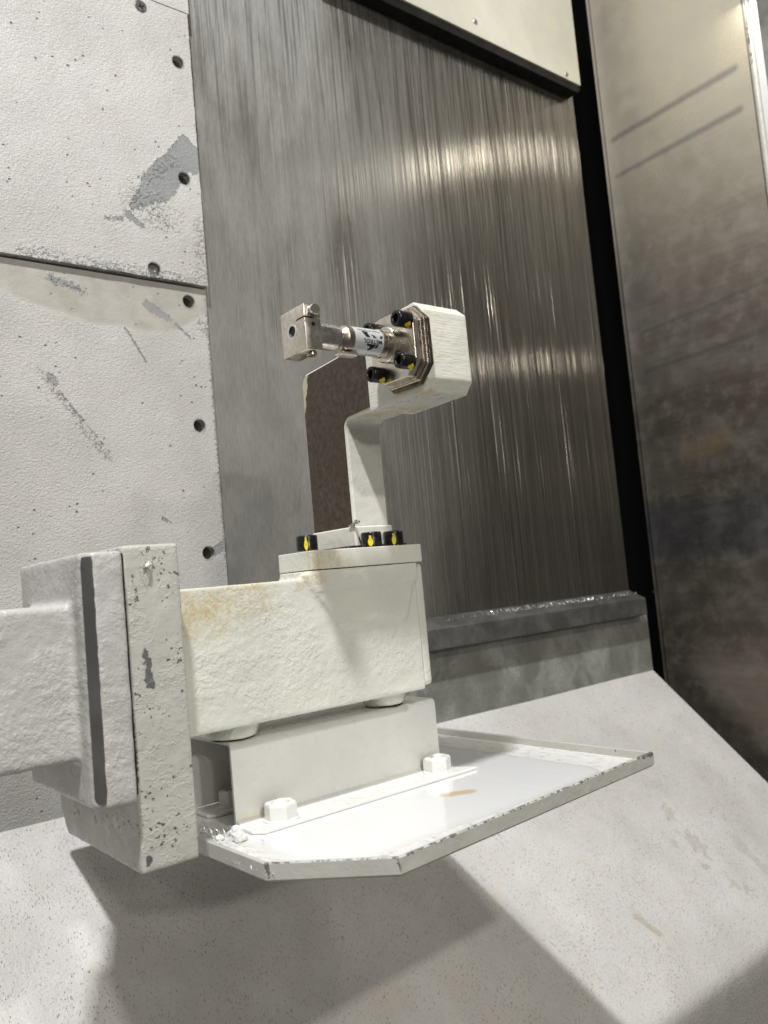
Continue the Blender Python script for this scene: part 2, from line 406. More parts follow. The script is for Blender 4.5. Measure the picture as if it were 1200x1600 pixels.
M_arm = cast_paint('paint_arm', M_white, 1.0, 560, rough=.14, peel=.0008,
    stains_and_shade=[((.190, .396, -.006), (.232, .396, -.004), .012, .006, (.56, .44, .20), .9), ((.185, .40, -.012), (.205, .40, -.014), .008, .004, (.56, .45, .20), .75),
            ((.262, .396, .003), (.272, .396, .004), .005, .003, (.60, .40, .12), .7), ((.344, .396, -.019), (.347, .396, -.022), .003, .002, (.42, .32, .12), .6),
            ((.348, .396, .002), (.349, .396, -.02), .0014, .0015, (.50, .42, .24), .5)],
    chips=[((.2045, .3985, -.054), (.2065, .3985, -.056), .0011, .0011, .0007, 500), ((.2090, .398, -.024), (.2105, .398, -.022), .0007, .0006, .0005, 500)])
M_post = cast_paint('paint_post', (.72, .71, .64), .45, 420, rough=.28,
    stains_and_shade=[((.322, .400, .101), (.338, .386, .101), .0055, .003, (.62, .40, .10), 1.0), ((.311, .345, .104), (.311, .355, .103), .003, .002, (.60, .38, .10), .7)])
M_head = cast_paint('paint_head', (.72, .71, .63), .30, 420, rough=.30, gouge=.35,
    stains_and_shade=[((.3135, .330, .125), (.319, .330, .124), .0035, .002, (.66, .56, .26), .55), ((.3135, .330, .146), (.319, .330, .144), .003, .002, (.66, .60, .30), .55),
            ((.322, .384, .0996), (.334, .368, .0996), .0050, .003, (.62, .38, .08), 1.0), ((.312, .338, .1003), (.318, .333, .1005), .0030, .002, (.62, .40, .10), 1.0)])
M_basef = cast_paint('paint_base_flange', (.71, .70, .62), .55, 380, rough=.28,
    stains_and_shade=[((.268, .396, .013), (.285, .396, .013), .006, .003, (.60, .42, .15), .8), ((.254, .408, .013), (.262, .40, .013), .005, .003, (.60, .46, .20), .6)],
    chips=[((.2590, .4015, .0128), (.2602, .4005, .0118), .0012, .0010, .0010, 700), ((.300, .396, .0172), (.302, .396, .0160), .0004, .0003, .0006, 700)])
M_bracket = cast_paint('paint_bracket', (.78, .775, .74), .16, 300, rough=.30, speck=.80,
    stains_and_shade=[((.222, .424, -.124), (.236, .424, -.127), .003, .002, (.66, .60, .22), .7)])
M_nut = cast_paint('paint_nut', (.74, .74, .71), .16, 300, rough=.25)

def brown_mat():
    t = NT('machined_brown_face')
    c = t.mix(t.ramp(t.noise(scale=260, detail=5, rough=.75), .3, .7), (.035, .026, .017), (.095, .074, .052))
    c = t.mix(t.ramp(t.noise(scale=40, detail=4, off=(1, 1, 1)), .45, .7, 0, .45), c, (.07, .045, .025))
    edge = t.capsule((.3145, .459, .139), (.3145, .4605, .112), .0065, .0012, 200, .0005, .0003)
    c = t.mix(edge, c, (.56, .52, .36))
    return t.done(c, t.ramp(t.noise(scale=200, detail=4), .3, .7, .28, .5), t.bump(t.noise(scale=900, detail=3), .35, .0004), .35)
M_brown = brown_mat()

def tray_mat():
    t = NT('tray_floor_enamel')
    sep = t.n.new('ShaderNodeSeparateXYZ'); t.l.new(t.pos, sep.inputs[0])
    # worn, dull band along the rim; polished white inside a rounded line
    dx = t.math('SUBTRACT', t.math('ABSOLUTE', t.math('SUBTRACT', sep.outputs[0], .320)), .088)
    dy = t.math('SUBTRACT', t.math('ABSOLUTE', t.math('SUBTRACT', sep.outputs[1], .472)), .128)
    q = t.math('SQRT', t.math('ADD', t.math('POWER', t.math('MAXIMUM', dx, 0.0), 2.0), t.math('POWER', t.math('MAXIMUM', dy, 0.0), 2.0)))
    e = t.math('MULTIPLY_ADD', t.math('SUBTRACT', t.noise(scale=60, detail=3), .5), .006, q)
    inside = t.ramp(e, .018, .022, 1, 0)
    grit = t.noise(scale=500, detail=5, rough=.75)
    col = t.mix(inside, t.mix(t.ramp(t.noise(sc_=(1, .5, 1), scale=240, detail=6, rough=.75), .48, .74), (.74, .73, .70), (.34, .33, .31)), (.80, .80, .80))
    edge = t.ramp(e, .010, .026, 0, 1)
    col = t.mix(t.math('MULTIPLY', t.math('MULTIPLY', edge, inside), .5), col, (.62, .58, .50))
    st = t.capsule((.3335, .3735, -.13), (.3440, .3675, -.13), .0046, .0015, 150, .0022)
    col = t.mix(t.math('MULTIPLY', st, .75), col, (.62, .44, .20))
    puddle = t.capsule((.37, .365, -.13), (.28, .345, -.13), .012, .004, 60, .004, .003)
    rg = t.ramp(t.noise(sc_=(1, .07, 1), scale=170, detail=3), .35, .65, .05, .13)
    rg = t.mix(inside, (.55, .55, .55), t.gray(rg))
    nm = t.bump(t.math('MULTIPLY', grit, t.math('SUBTRACT', 1.0, inside)), .3, .0003)
    nm = t.bump(t.noise(sc_=(1, .05, 1), scale=120, detail=2), .12, .001, nm)
    return t.done(col, rg, nm, 0.0, .6, .3)
M_tray = tray_mat()
M_rim = cast_paint('paint_tray_rim', (.50, .49, .44), .45, 480, rough=.34, speck=.66,
    chips=[((.237, .3015, -.1247), (.460, .318, -.1247), .0002, .0003, .0015, 200), ((.1945, .347, -.1247), (.237, .3015, -.1247), .0002, .0002, .0015, 200), ((.1950, .3465, -.126), (.1955, .346, -.131), .0014, .0008, .0010, 500), ((.236, .302, -.126), (.237, .301, -.131), .0003, .0003, .001, 500), ((.443, .318, -.1255), (.459, .318, -.1252), .0010, .0016, .0016, 420)])
M_metal = simple('nickel_plated', (.72, .68, .60), .30, 1.0, nscale=300, namp=.12, bump=.06)
M_metal2 = simple('turned_steel', (.78, .74, .66), .22, 1.0, nscale=500, namp=.15)
M_bronze = simple('tarnished_steel', (.52, .46, .38), .26, 1.0, nscale=300, namp=.2)
M_oily = simple('oily_dark_steel', (.13, .10, .07), .16, .8, nscale=400, namp=.5, bump=.3)
M_bolt = simple('black_oxide', (.022, .022, .023), .22, .5, nscale=400, namp=.4, bump=.08)
M_socket = simple('bolt_socket_dark', (.003, .003, .003), .6)
M_yellow = simple('yellow_paint_mark', (.72, .58, .02), .35, 0, nscale=600, namp=.15)
M_label = simple('label_foil', (.66, .67, .68), .24, .35, nscale=300, namp=.05)
M_ink = simple('label_ink', (.012, .012, .014), .4)
M_bare = simple('bare_grey_steel', (.125, .122, .118), .38, .4, nscale=30, namp=.2, bump=.08)
M_chip = simple('bright_swarf', (.80, .80, .79), .32, .6)
M_crumb = simple('white_crumb', (.72, .72, .70), .5, 0, nscale=400, namp=.1, bump=.5)
M_screw = simple('screw_steel', (.33, .32, .31), .35, .9, nscale=500, namp=.25, bump=.2)
M_jamb = simple('grey_jamb', (.20, .195, .18), .5, .1, nscale=60, namp=.2, bump=.2)
M_outer = simple('white_sheet', (.66, .67, .66), .45, 0, nscale=60, namp=.05, bump=.2)

# ------------------------------------------------------------------ the machine enclosure (setting)
def jag_edge(x, z0, z1, amp, step=.0011):
    n = int((z1 - z0) / step); out = []
    for i in range(n + 1):
        z = z0 + (z1 - z0) * i / n
        a = noise.noise(Vector((x * 3, 1.7, z * 420))) * amp + noise.noise(Vector((x, 5.1, z * 90))) * amp * .8
        out.append((x + a, z))
    return out
def panel(name, poly, y0, y1, mat, holes, r=.0060, deep=.009):
    o = obj(name, prism(B(), poly, 'y', y0, y1), mat, smooth=False)
    cs = []
    for (x, z) in holes: cs.append(prism(B(), ring((x, z), r, 28), 'y', y0 - .01, y0 + deep))
    return bool_cut(o, cs)
def hole_dressing(o, x, y, z, r=.0060, screw=False):
    # countersink lip, and the blind bottom with its thread core
    bm = B(); prof = [(y - .0002, r * 1.00), (y - .0002, r * 1.10), (y + .0012, r * 1.02), (y + .0012, r * .99)]
    n = 28; rows = [[bm.verts.new((p[0], h, p[1])) for p in ring((x, z), q, n)] for h, q in prof[1:3] + [(y + .003, r * .985)]]
    for i in range(2):
        for k in range(n): bm.faces.new((rows[i][k], rows[i][(k + 1) % n], rows[i + 1][(k + 1) % n], rows[i + 1][k]))
    obj('hole_rim', bm, M_screw, o)
    if screw:
        h = obj('socket_screw', lathe(B(), 'y', (x, z), [(y + .0035, 0), (y + .0035, r * .35), (y + .0025, r * .4), (y + .0025, r * .72), (y + .0035, r * .86), (y + .0085, r * .86)], 24), M_screw, o)
    else:
        obj('hole_bottom', prism(B(), ring((x, z), r * .985, 24), 'y', y + .0080, y + .0088), M_bronze_dark, o)
        obj('thread_core', prism(B(), ring((x, z), r * .5, 20), 'y', y + .0076, y + .0082), M_socket, o)
M_bronze_dark = simple('hole_dark', (.055, .045, .032), .5, .3, nscale=300, namp=.4)  # dark colour for hole bottoms and the bore lining

def seam_line(x): return .2795 - .012 * max(0, (.36 - x)) * 0
# lower left panel
poly = [(-.6, -.21), (.3625, -.21)] + jag_edge(.3625, -.16, .2795, .00035) + [(-.6, .2795)]
lower = panel('wall_panel', poly, YW, .700, M_lo, [(.3446, .266), (.3462, .1512), (.3456, .0361)])
tag(lower, 'large off-white wrinkle-painted wall plate below the seam, left of the steel sheet', 'wall panel')
for x, z in ((.3446, .266), (.3462, .1512), (.3456, .0361)): hole_dressing(lower, x, YW, z)
# upper left panel, standing 5 mm proud and casting the shade under the seam
YU = .669
k = YU / .674
poly = [(-.6, .2815)] + [(-.6 + .9625 * i / 60.0, .2815 + (noise.noise(Vector((i * .9, 0, 3))) * .0007 if 0 < i < 60 else 0)) for i in range(1, 60)] + jag_edge(.3625, .281, .5460, .0004)[0:] + [(-.6, .5460)]
uh = [(.3518 * k, .4978 * k), (.3494 * k, .3835 * k), (.3133 * k, .2914 * k)]
upper = panel('wall_panel', poly, YU, .700, M_up, uh + [(.3185 * k, .5403 * k)], deep=.009)
tag(upper, 'off-white plate above the seam with a long grey patch of chipped paint at its edge', 'wall panel')
for i, (x, z) in enumerate(uh): hole_dressing(upper, x, YU, z, screw=(i == 2))
sx, sz = .3185 * k, .5403 * k
bm = B(); lathe(bm, 'y', (sx, sz), [(YU - .0004, 0), (YU - .0004, .0050), (YU + .0004, .0059), (YU + .003, .0059)], 32)
scr = obj('flat_screw', bm, M_screw, upper)
bm = B()
for a in (.35, .35 + math.pi / 2):
    c, s = math.cos(a), math.sin(a); L, t_ = .0027, .0006
    prism(bm, [(sx + L * c - t_ * s, sz + L * s + t_ * c), (sx - L * c - t_ * s, sz - L * s + t_ * c), (sx - L * c + t_ * s, sz - L * s - t_ * c), (sx + L * c + t_ * s, sz + L * s - t_ * c)], 'y', YU - .0007 - (.0001 if a < 1 else 0), YU - .0003)
obj('cross_slot', bm, M_socket, scr)
top = obj('wall_panel', prism(B(), [(-.6, .5466), (.3640, .5466), (.3640, 1.3), (-.6, 1.3)], 'y', .6685, .700), M_up)
tag(top, 'corner of a further off-white plate above the cross-head screw', 'wall panel')

# brushed steel way cover
steel = obj('steel_cover_sheet', box(B(), .3632, .972, .680, .686, -.075, 1.3), M_steel, smooth=False)
tag(steel, 'tall brushed stainless sheet streaked with vertical scratches, behind the probe', 'cover sheet')
# sill rail under it
rail = obj('sill_rail', prism(B(), [(.6795, -.047), (.655, -.0585), (.655, -.0805), (.6745, -.0830), (.6795, -.0830)], 'x', .3632, .972), M_rail, bevel=.0012)
tag(rail, 'dark grey rail with shavings on top, under the tall steel sheet', 'rail')
strip = obj('back_strip', box(B(), .3632, .9985, .6745, .690, -.21, -.0832), M_strip, smooth=False)
tag(strip, 'grey upright strip splashed with dried coolant, below the dark rail', 'wall strip')
# upper right cover
cov = thing('cover_plate', 'beige plate with two screws above the slanting black gasket', 'cover plate', (.80, .667, .66))
obj('plate', prism(B(), [(.52, .6625), (.9655, .6612), (.9655, 1.3), (.52, 1.3)], 'y', .660, .672), M_beige, cov, bevel=.0006)
obj('gasket', prism(B(), [(.52, .6500), (.9600, .6500), (.9655, .6555), (.9655, .6608), (.52, .6621)], 'y', .662, .6797), M_gasket, cov, bevel=.001)
for x, z in ((.758, .6795), (.935, .668)):
    s = obj('screw', lathe(B(), 'y', (x, z), [(.6590, 0), (.6590, .0030), (.6600, .0038), (.661, .0038)], 24), M_screw, cov)
    obj('slot', box(B(), x - .0022, x + .0022, .6587, .6592, z - .0005, z + .0005), M_socket, s)
# black backing that paints in the darkness between the sheet and the door
void = structure(obj('black_gap_sheet', box(B(), .9, 4.5, 1.10, 1.11, -2.0, 3.0), M_dark, smooth=False))
# sliding door skin on the right, folded sheet
pts = [(1.030, .4565), (1.030, .652), (1.0315, .656), (1.0300, .673), (1.0330, .677), (1.050, .678), (1.050, .681), (1.033, .681), (1.0330, .656), (1.0330, .4565)]
door = thing('sliding_door', 'brown-stained stainless door skin with two slanting dark marks, on the right', 'machine door', (1.03, .56, -.9))
obj('door_skin', prism(B(), pts, 'z', -.9, 1.3), M_door, door)
# rolled near edge with chipped enamel
M_lip = cast_paint('paint_door_lip', (.48, .47, .42), .6, 380, rough=.3, speck=.62, chips=[((1.029, .452, .72), (1.029, .4525, .60), .0012, .0010, .003, 200)])
obj('rolled_edge', prism(B(), ring((1.0345, .4520), .0045, 14), 'z', -.9, 1.3), M_lip, door)
obj('edge_flange', box(B(), 1.0320, 1.0335, .4385, .4472, -.9, 1.3), M_outer, door, bevel=.0004)
jamb = obj('door_jamb', box(B(), 1.060, 1.075, .30, .4600, -.9, 1.3), M_jamb, bevel=.001)
tag(jamb, 'narrow grey upright post past the rolled edge of the stained door', 'jamb')
out = obj('outer_panel', box(B(), 1.050, 1.056, .20, .4160, .585, 1.3), M_outer, bevel=.002)
tag(out, 'white sheet corner at the top right edge of the picture', 'panel')

# sloping chute floor, one sheet bent over its lower lip
def floor_sheet():
    bm = B(); prof = []
    n = 60
    for i in range(n + 1):
        y = .690 - (.690 - .437) * i / n
        prof.append((y, -.154 - .93 * (.68 - y)))
    y0, z0 = prof[-1]
    for a in range(1, 9):
        t_ = a / 8.0; ang = math.atan(.93) + t_ * (math.radians(86) - math.atan(.93))
        y0 -= .0016 * math.cos(ang); z0 -= .0016 * math.sin(ang); prof.append((y0, z0))
    for i in range(1, 12): prof.append((y0 - .004 * i, z0 - .03 * i * 1.9))
    xs = [-.8 + i * (1.8 - .0015) / 90 for i in range(91)]
    rows = []
    for (y, z) in prof: rows.append([bm.verts.new((x, y, z + .0009 * noise.noise(Vector((x * 6, y * 6, 0))))) for x in xs])
    for i in range(len(rows) - 1):
        for j in range(len(xs) - 1): bm.faces.new((rows[i][j], rows[i][j + 1], rows[i + 1][j + 1], rows[i + 1][j]))
    r = bmesh.ops.extrude_face_region(bm, geom=bm.faces[:])
    for v in [g for g in r['geom'] if isinstance(g, bmesh.types.BMVert)]: v.co += Vector((0, .0022, -.0022))
    return bm
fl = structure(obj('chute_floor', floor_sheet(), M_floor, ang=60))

# ------------------------------------------------------------------ the tool setter arm
arm = thing('setter_arm', 'off-white cast arm reaching in from the left through a thick bolted joint', 'machine arm', (.16, .42, -.124))
bm = B()
box(bm, -.25, .133, .389, .452, -.0700, .0012)
prism(bm, [(.1290, .3795), (.1332, .3725), (.1478, .3725), (.1478, .470), (.1290, .470)], 'z', -.0905, .0235)
casting('beam', bm, M_beam, arm, .0013, 11, .00022, 90)
bm = B()   # machined strip along the joint, bare metal
n_ = 40; L, R_ = [], []
for i in range(n_ + 1):
    z = -.0875 + i * (.0215 + .0875) / n_
    j1 = noise.noise(Vector((1, 2, z * 240))) * .00012; j2 = noise.noise(Vector((9, 2, z * 240))) * .00018
    taper = .0012 if i in (0, n_) else 0
    L.append(bm.verts.new((.13010 + j1 + taper * .5, .37780 - j1 * 2, z))); R_.append(bm.verts.new((.13300 + j2 - taper * .5, .37230 - j2 * 2, z)))
for v_ in L + R_: v_.co += Vector((-.00035, -.00045, 0))
bk = [bm.verts.new(v.co + Vector((.003, .003, 0))) for v in L], [bm.verts.new(v.co + Vector((.003, .003, 0))) for v in R_]
for i in range(n_):
    bm.faces.new((L[i], R_[i], R_[i + 1], L[i + 1])); bm.faces.new((bk[0][i], L[i], L[i + 1], bk[0][i + 1])); bm.faces.new((R_[i], bk[1][i], bk[1][i + 1], R_[i + 1]))
obj('joint_strip', bm, M_bare, arm)
obj('joint_seam', box(B(), .1470, .1505, .3795, .468, -.0880, .0225), M_socket, arm)
bm = B(); prism(bm, [(.3800, .0262), (.3800, -.1245), (.482, -.1240), (.4920, -.112), (.4920, .0262)], 'x', .1500, .1785)
casting('end_plate', bm, M_plate, arm, .0011, 3, .00012, 150)
# arm casting
bm = B()
box(bm, .1535, .3480, .4000, .4640, -.0715, .0035)
prism(bm, [(.266, .402), (.272, .3975), (.3480, .3975), (.3480, .480), (.300, .480), (.266, .430)], 'z', -.004, .0078)
lathe(bm, 'z', (.2305, .437), [(-.060, .020), (-.072, .0165), (-.0822, .0140)], 32)
lathe(bm, 'z', (.342, .437), [(-.060, .020), (-.072, .0165), (-.0822, .0130)], 32)
# pad under the post with its sloping underside
v = [bm.verts.new(c) for c in ((.286, 0.4060, -.0235), (.3375, .4060, -.0240), (.284, .3972, -.0235), (.3370, .3972, -.0240), (.300, .4060, -.0440), (.326, .4060, -.0440),
                              (.262, .4060, .0060), (.3475, .4060, .0060), (.262, .3992, .0060), (.3475, .3992, .0060))]
for f in ((2, 3, 5, 4), (0, 2, 4), (1, 5, 3), (0, 4, 5, 1), (8, 9, 3, 2), (6, 8, 2, 0), (7, 1, 3, 9), (6, 7, 9, 8), (6, 0, 1, 7)): bm.faces.new([v[i] for i in f])
casting('arm_casting', bm, M_arm, arm, .0011, 6, .00016, 110)
cap = obj('end_cap', box(B(), .3485, .3565, .4020, .4600, -.0700, .0072), M_arm, arm, bevel=.0030, seg=4)
obj('cap_screw', lathe(B(), 'x', (.412, -.010), [(.3562, .0045), (.3582, .0042), (.3590, .0030), (.3590, 0)], 20), M_arm, cap)
for (x, y) in ((.2305, .437), (.342, .437)):
    obj('boss_gasket', prism(B(), ring((x, y), .0125, 32), 'z', -.0829, -.0818), M_oily, arm)

# ------------------------------------------------------------------ the post
post = thing('probe_post', 'white bracket post with brown machined side, bolted on top of the arm', 'post', (.30, .43, .0078))
basef = obj('base_flange', prism(B(), [(.2685, .4000), (.2740, .3968), (.3515, .3968), (.3530, .3985), (.3530, .482), (.348, .487), (.3040, .487), (.2685, .4335)], 'z', .0082, .0193), M_basef, post, bevel=.0006)
obj('gasket', box(B(), .302, .348, .4060, .478, .0191, .0212), M_oily, post, bevel=.0004)
bm = B()   # column profile in y,z, extruded along x
prof = [(.4160, .0325)]
for i in range(7):
    a = i / 6 * math.pi / 2; prof.append((.4100 + .0060 * math.cos(a), .0950 + .0060 * math.sin(a)))
prof += [(.375, .1020), (.375, .1440), (.395, .1450), (.4565, .1412), (.4605, .1375), (.4610, .0325)]
prism(bm, prof, 'x', .3150, .3432)
col = obj('column', bm, M_post, post, bevel=.0022, seg=4)
obj('column_foot', prism(B(), [(.3140, .4150), (.3450, .4150), (.3450, .4625), (.3140, .4625)], 'z', .0205, .0338), M_post, post, bevel=.0012, seg=3)
# machined flat on the left side, its own face
def inset(p): return p
fp = [(.4178, .0335)]
for i in range(7):
    a = i / 6 * math.pi / 2; fp.append((.4115 + .0063 * math.cos(a), .0962 + .0066 * math.sin(a)))
fp += [(.3830, .1045), (.3835, .1250), (.3865, .142), (.397, .1435), (.4555, .1395), (.4596, .1345), (.4600, .0335)]
fp2 = []
for i in range(len(fp)):     # lightly ragged paint boundary
    a, b = Vector(fp[i]), Vector(fp[(i + 1) % len(fp)]); k_ = max(1, int((b - a).length / .0016))
    for j in range(k_):
        p = a.lerp(b, j / k_); n_ = noise.noise(Vector((p.x * 500, p.y * 500, 2))) * .00014
        fp2.append((p.x + n_, p.y - n_))
obj('machined_face', prism(B(), fp2, 'x', .31465, .3152), M_brown, post, smooth=False)
bm = B()   # head block
prism(bm, [(.3300, .1075), (.3355, .1005), (.3840, .0995), (.3840, .1435), (.3780, .1488), (.3700, .1510), (.3365, .1520), (.3300, .1465)], 'x', .3100, .3440)
casting('head', bm, M_head, post, .0007, 3, .00010, 160)

def cap_bolt(parent_thing, axis, c, base, top, r, marks, flip=1):
    """socket cap screw; c = other two coords; base->top along the axis"""
    s = 1 if top > base else -1
    b = obj('cap_bolt', lathe(B(), axis, c, [(base, r), (top - s * .0010, r), (top - s * .0003, r * .955), (top, r * .86), (top, r * .60), (top - s * .0005, r * .52), (top - s * .0030, r * .50)], 32), M_bolt, parent_thing, ang=50)
    bm = B(); prism(bm, ring(c, r * .49, 6, .3), axis, top - s * .0029, top - s * .0022)
    obj('socket', bm, M_socket, b)
    for (a0, wid, h0, h1) in marks:
        bm = B(); f = AX[axis]; rows = []
        for i in range(9):
            t_ = i / 8; h = base + (top - base) * (h0 + (h1 - h0) * t_)
            wv = wid * (.25 + .9 * math.sin(math.pi * min(1, t_ * 1.25)) ** .6 if t_ < .8 else wid and .55) * (1 + .25 * noise.noise(Vector((t_ * 4, a0, 1))))
            rows.append([bm.verts.new(f(c[0] + (r + .00025) * math.cos(a0 + wv * q), c[1] + (r + .00025) * math.sin(a0 + wv * q), h)) for q in (-1, -.5, 0, .5, 1)])
        for i in range(8):
            for j in range(4): bm.faces.new((rows[i][j], rows[i][j + 1], rows[i + 1][j + 1], rows[i + 1][j]))
        obj('paint_mark', bm, M_yellow, b)
    return b
for (x, y, a, wd, h1) in ((.2760, .4125, -2.25, .15, .86), (.3212, .4080, -2.34, .21, .74), (.3385, .4075, -2.22, .16, .80)):
    cap_bolt(post, 'z', (x, y), .0200, .0290, .0064, [(a, wd, .0, h1)])
bm = B()   # stuck swarf sliver at the foot
for (a, b_, r) in (((.3140, .4190, .0338), (.3140, .4090, .0362), .00035), ((.3142, .4165, .0330), (.3142, .4120, .0372), .0003)):
    a, b_ = Vector(a), Vector(b_)
    for t_ in range(4):
        p = a.lerp(b_, t_ / 4); q = a.lerp(b_, (t_ + 1) / 4); box(bm, p.x - r * 3, p.x, min(p.y, q.y) - r, max(p.y, q.y) + r, min(p.z, q.z) - r, max(p.z, q.z) + r)
sl = obj('swarf_sliver', bm, M_metal, None, smooth=False)
tag(sl, 'tiny metal sliver stuck at the lower edge of the brown face', 'swarf')

# ------------------------------------------------------------------ the touch probe
probe = thing('touch_probe', 'nickel touch probe with square tip pointing left from the white head', 'touch probe', (.300, .345, .127))
cy, cz = .3450, .1270
def octa(y0, y1, z0, z1, c): return [(y0 + c, z0), (y1 - c, z0), (y1, z0 + c), (y1, z1 - c), (y1 - c, z1), (y0 + c, z1), (y0, z1 - c), (y0, z0 + c)]
obj('gasket_plate', prism(B(), octa(.3252, .3680, .1045, .1492, .0095), 'x', .3078, .3106), M_oily, probe, bevel=.0005)
obj('shim_plate', prism(B(), octa(.3256, .3660, .1062, .1480, .0080), 'x', .3062, .3077), M_metal2, probe, bevel=.0003)
obj('backing_plate', prism(B(), octa(.3260, .3655, .1068, .1474, .0080), 'x', .3040, .3060), M_bronze, probe, bevel=.0003)
obj('mounting_flange', prism(B(), octa(.3270, .3645, .1082, .1462, .0078), 'x', .2990, .3038), M_metal, probe, bevel=.0008, seg=3)
for (y, z) in ((.3305, .1385), (.3312, .1155), (.3562, .1140), (.3560, .1390)):
    cap_bolt(probe, 'x', (y, z), .2992, .2900, .0045, [(-2.2, .35, .12, .55), (-1.6, .30, .0, .25)])
# barrel, along x
bz = .1280
def lx(name, prof, m, par=probe, n=48): return obj(name, lathe(B(), 'x', (cy, bz), prof, n), m, par, ang=25)
lx('collar', [(.2991, .0100), (.2935, .0100), (.2928, .0094), (.2926, 0)], M_metal)
rg_ = lx('rear_ring', [(.2930, .0078), (.2905, .0078), (.2902, .0074), (.2894, .0074), (.2890, .0079), (.2872, .0079), (.2868, .0074), (.2868, 0)], M_bronze)
lx('label_sleeve', [(.2869, 0), (.2869, .00735), (.2676, .00735), (.2676, 0)], M_label)
lx('front_barrel', [(.2677, 0), (.2677, .0073), (.2640, .0073), (.2630, .0068), (.2615, .0055), (.2612, 0)], M_bronze)
lx('neck', [(.2622, 0), (.2622, .0050), (.2590, .0050), (.2585, .0066), (.2560, .0068), (.2480, .0067), (.2430, .0067), (.2430, 0)], M_metal2)
obj('key_flat', prism(B(), [(.341, .1205), (.350, .1205), (.348, .1188), (.343, .1188)], 'x', .2610, .2720), M_metal, probe, bevel=.0008)
# square tip with clamp
tip = obj('probe_tip', prism(B(), [(.2340, .1170), (.2440, .1170), (.2440, .1405), (.2340, .1405)], 'y', .3352, .3570), M_metal, probe, bevel=.0004)
bool_cut(tip, [prism(B(), ring((.3470, .1290), .0028, 24), 'x', .230, .2405), prism(B(), ring((.2392, .1303), .0011, 20), 'y', .330, .345),
               box(B(), .2330, .2450, .3300, .3430, .1332, .1340)], True)
bm = B(); n_ = 32
for r0, r1, h in ((.0040, .0030, .23385), ):
    a = [bm.verts.new((h, *p)) for p in ring((.3470, .1290), r0, n_)]; b_ = [bm.verts.new((h, *p)) for p in ring((.3470, .1290), r1, n_)]
    a2 = [bm.verts.new((h + .0004, *p)) for p in ring((.3470, .1290), r0, n_)]
    for i in range(n_): bm.faces.new((a[i], a[(i + 1) % n_], b_[(i + 1) % n_], b_[i])); bm.faces.new((a[i], a2[i], a2[(i + 1) % n_], a[(i + 1) % n_]))
obj('white_ring', bm, M_label, tip)
obj('bore', prism(B(), ring((.3470, .1290), .00275, 24), 'x', .2347, .2400), M_bronze_dark, tip)  # dark lining: the shade inside the bore is put into its colour
obj('bore_core', prism(B(), ring((.3470, .1290), .0018, 24), 'x', .2344, .2350), M_socket, tip)
obj('clamp_screw', lathe(B(), 'y', (.2392, .1372), [(.3360, .0029), (.3325, .0029), (.3320, .0026), (.3320, 0)], 32), M_metal2, tip)
obj('lower_screw', lathe(B(), 'z', (.2400, .3400), [(.1180, .0026), (.1154, .0026), (.1150, .0022), (.1150, .0012), (.1158, .0010), (.1158, 0)], 28), M_bronze, tip)

# printed label: drawn flat, wrapped round the sleeve (upside down, as it is mounted)
RS = .00735 + .00006
def wrap(u, v, lift=0.0):
    """u along -x from the sleeve's right end, v = arc length measured down from the side facing -y"""
    a = -v / RS
    return ((.2866 - u), cy - (RS + lift) * math.cos(a), bz + (RS + lift) * math.sin(a))
def poly_on(name, polys):
    bm = B()
    for pg in polys:
        # cut into strips so that it follows the curve
        vs = [bm.verts.new((p[0], p[1], 0)) for p in pg]; bm.faces.new(vs)
    bmesh.ops.triangulate(bm, faces=bm.faces[:])
    for _ in range(3): bmesh.ops.subdivide_edges(bm, edges=bm.edges[:], cuts=1)
    for v_ in bm.verts: v_.co = Vector(wrap(v_.co.x, v_.co.y, .00004))
    return obj(name, bm, M_ink, probe, smooth=False)
def text_on(name, s, size, u0, v0, width):
    cu = bpy.data.curves.new('t', 'FONT'); cu.body = s; cu.size = size; cu.resolution_u = 3; cu.offset = size * .012
    o = bpy.data.objects.new('t', cu); C.objects.link(o)
    dg = bpy.context.evaluated_depsgraph_get(); dg.update()
    me = bpy.data.meshes.new_from_object(o.evaluated_get(dg)); bpy.data.objects.remove(o)
    bm = B(); bm.from_mesh(me); bmesh.ops.triangulate(bm, faces=bm.faces[:])
    xs = [v_.co.x for v_ in bm.verts]; kx = width / (max(xs) - min(xs)); x0 = min(xs)
    for v_ in bm.verts: v_.co.x = (v_.co.x - x0) * kx
    bmesh.ops.subdivide_edges(bm, edges=bm.edges[:], cuts=1)
    for v_ in bm.verts: v_.co = Vector(wrap(u0 + v_.co.x, v0 + v_.co.y, .00006))
    return obj(name, bm, M_ink, probe, smooth=False)
# v grows downwards on the barrel = upwards in the lettering
text_on('label_text', 'METROL', .0033, .0012, .0006, .0125)
text_on('label_text', 'MADE IN JAPAN', .0016, .0012, -.0052, .0150)
poly_on('label_logo', [[(.0030, .0032), (.0046, .0032), (.0060, .0052), (.0044, .0052)], [(.0050, .0032), (.0115, .0032), (.0094, .0072), (.0078, .0040), (.0068, .0056)],
                       [(.0010, -.0004), (.0026, -.0004), (.0019, -.0020), (.0003, -.0020)], [(.0046, -.0004), (.0068, -.0004), (.0082, -.0026), (.0066, -.0018)],
                       [(.0092, -.0004), (.0118, -.0004), (.0140, -.0032), (.0108, -.0032)], [(.0096, -.0034), (.0140, -.0034), (.0142, -.0038), (.0100, -.0038)]])

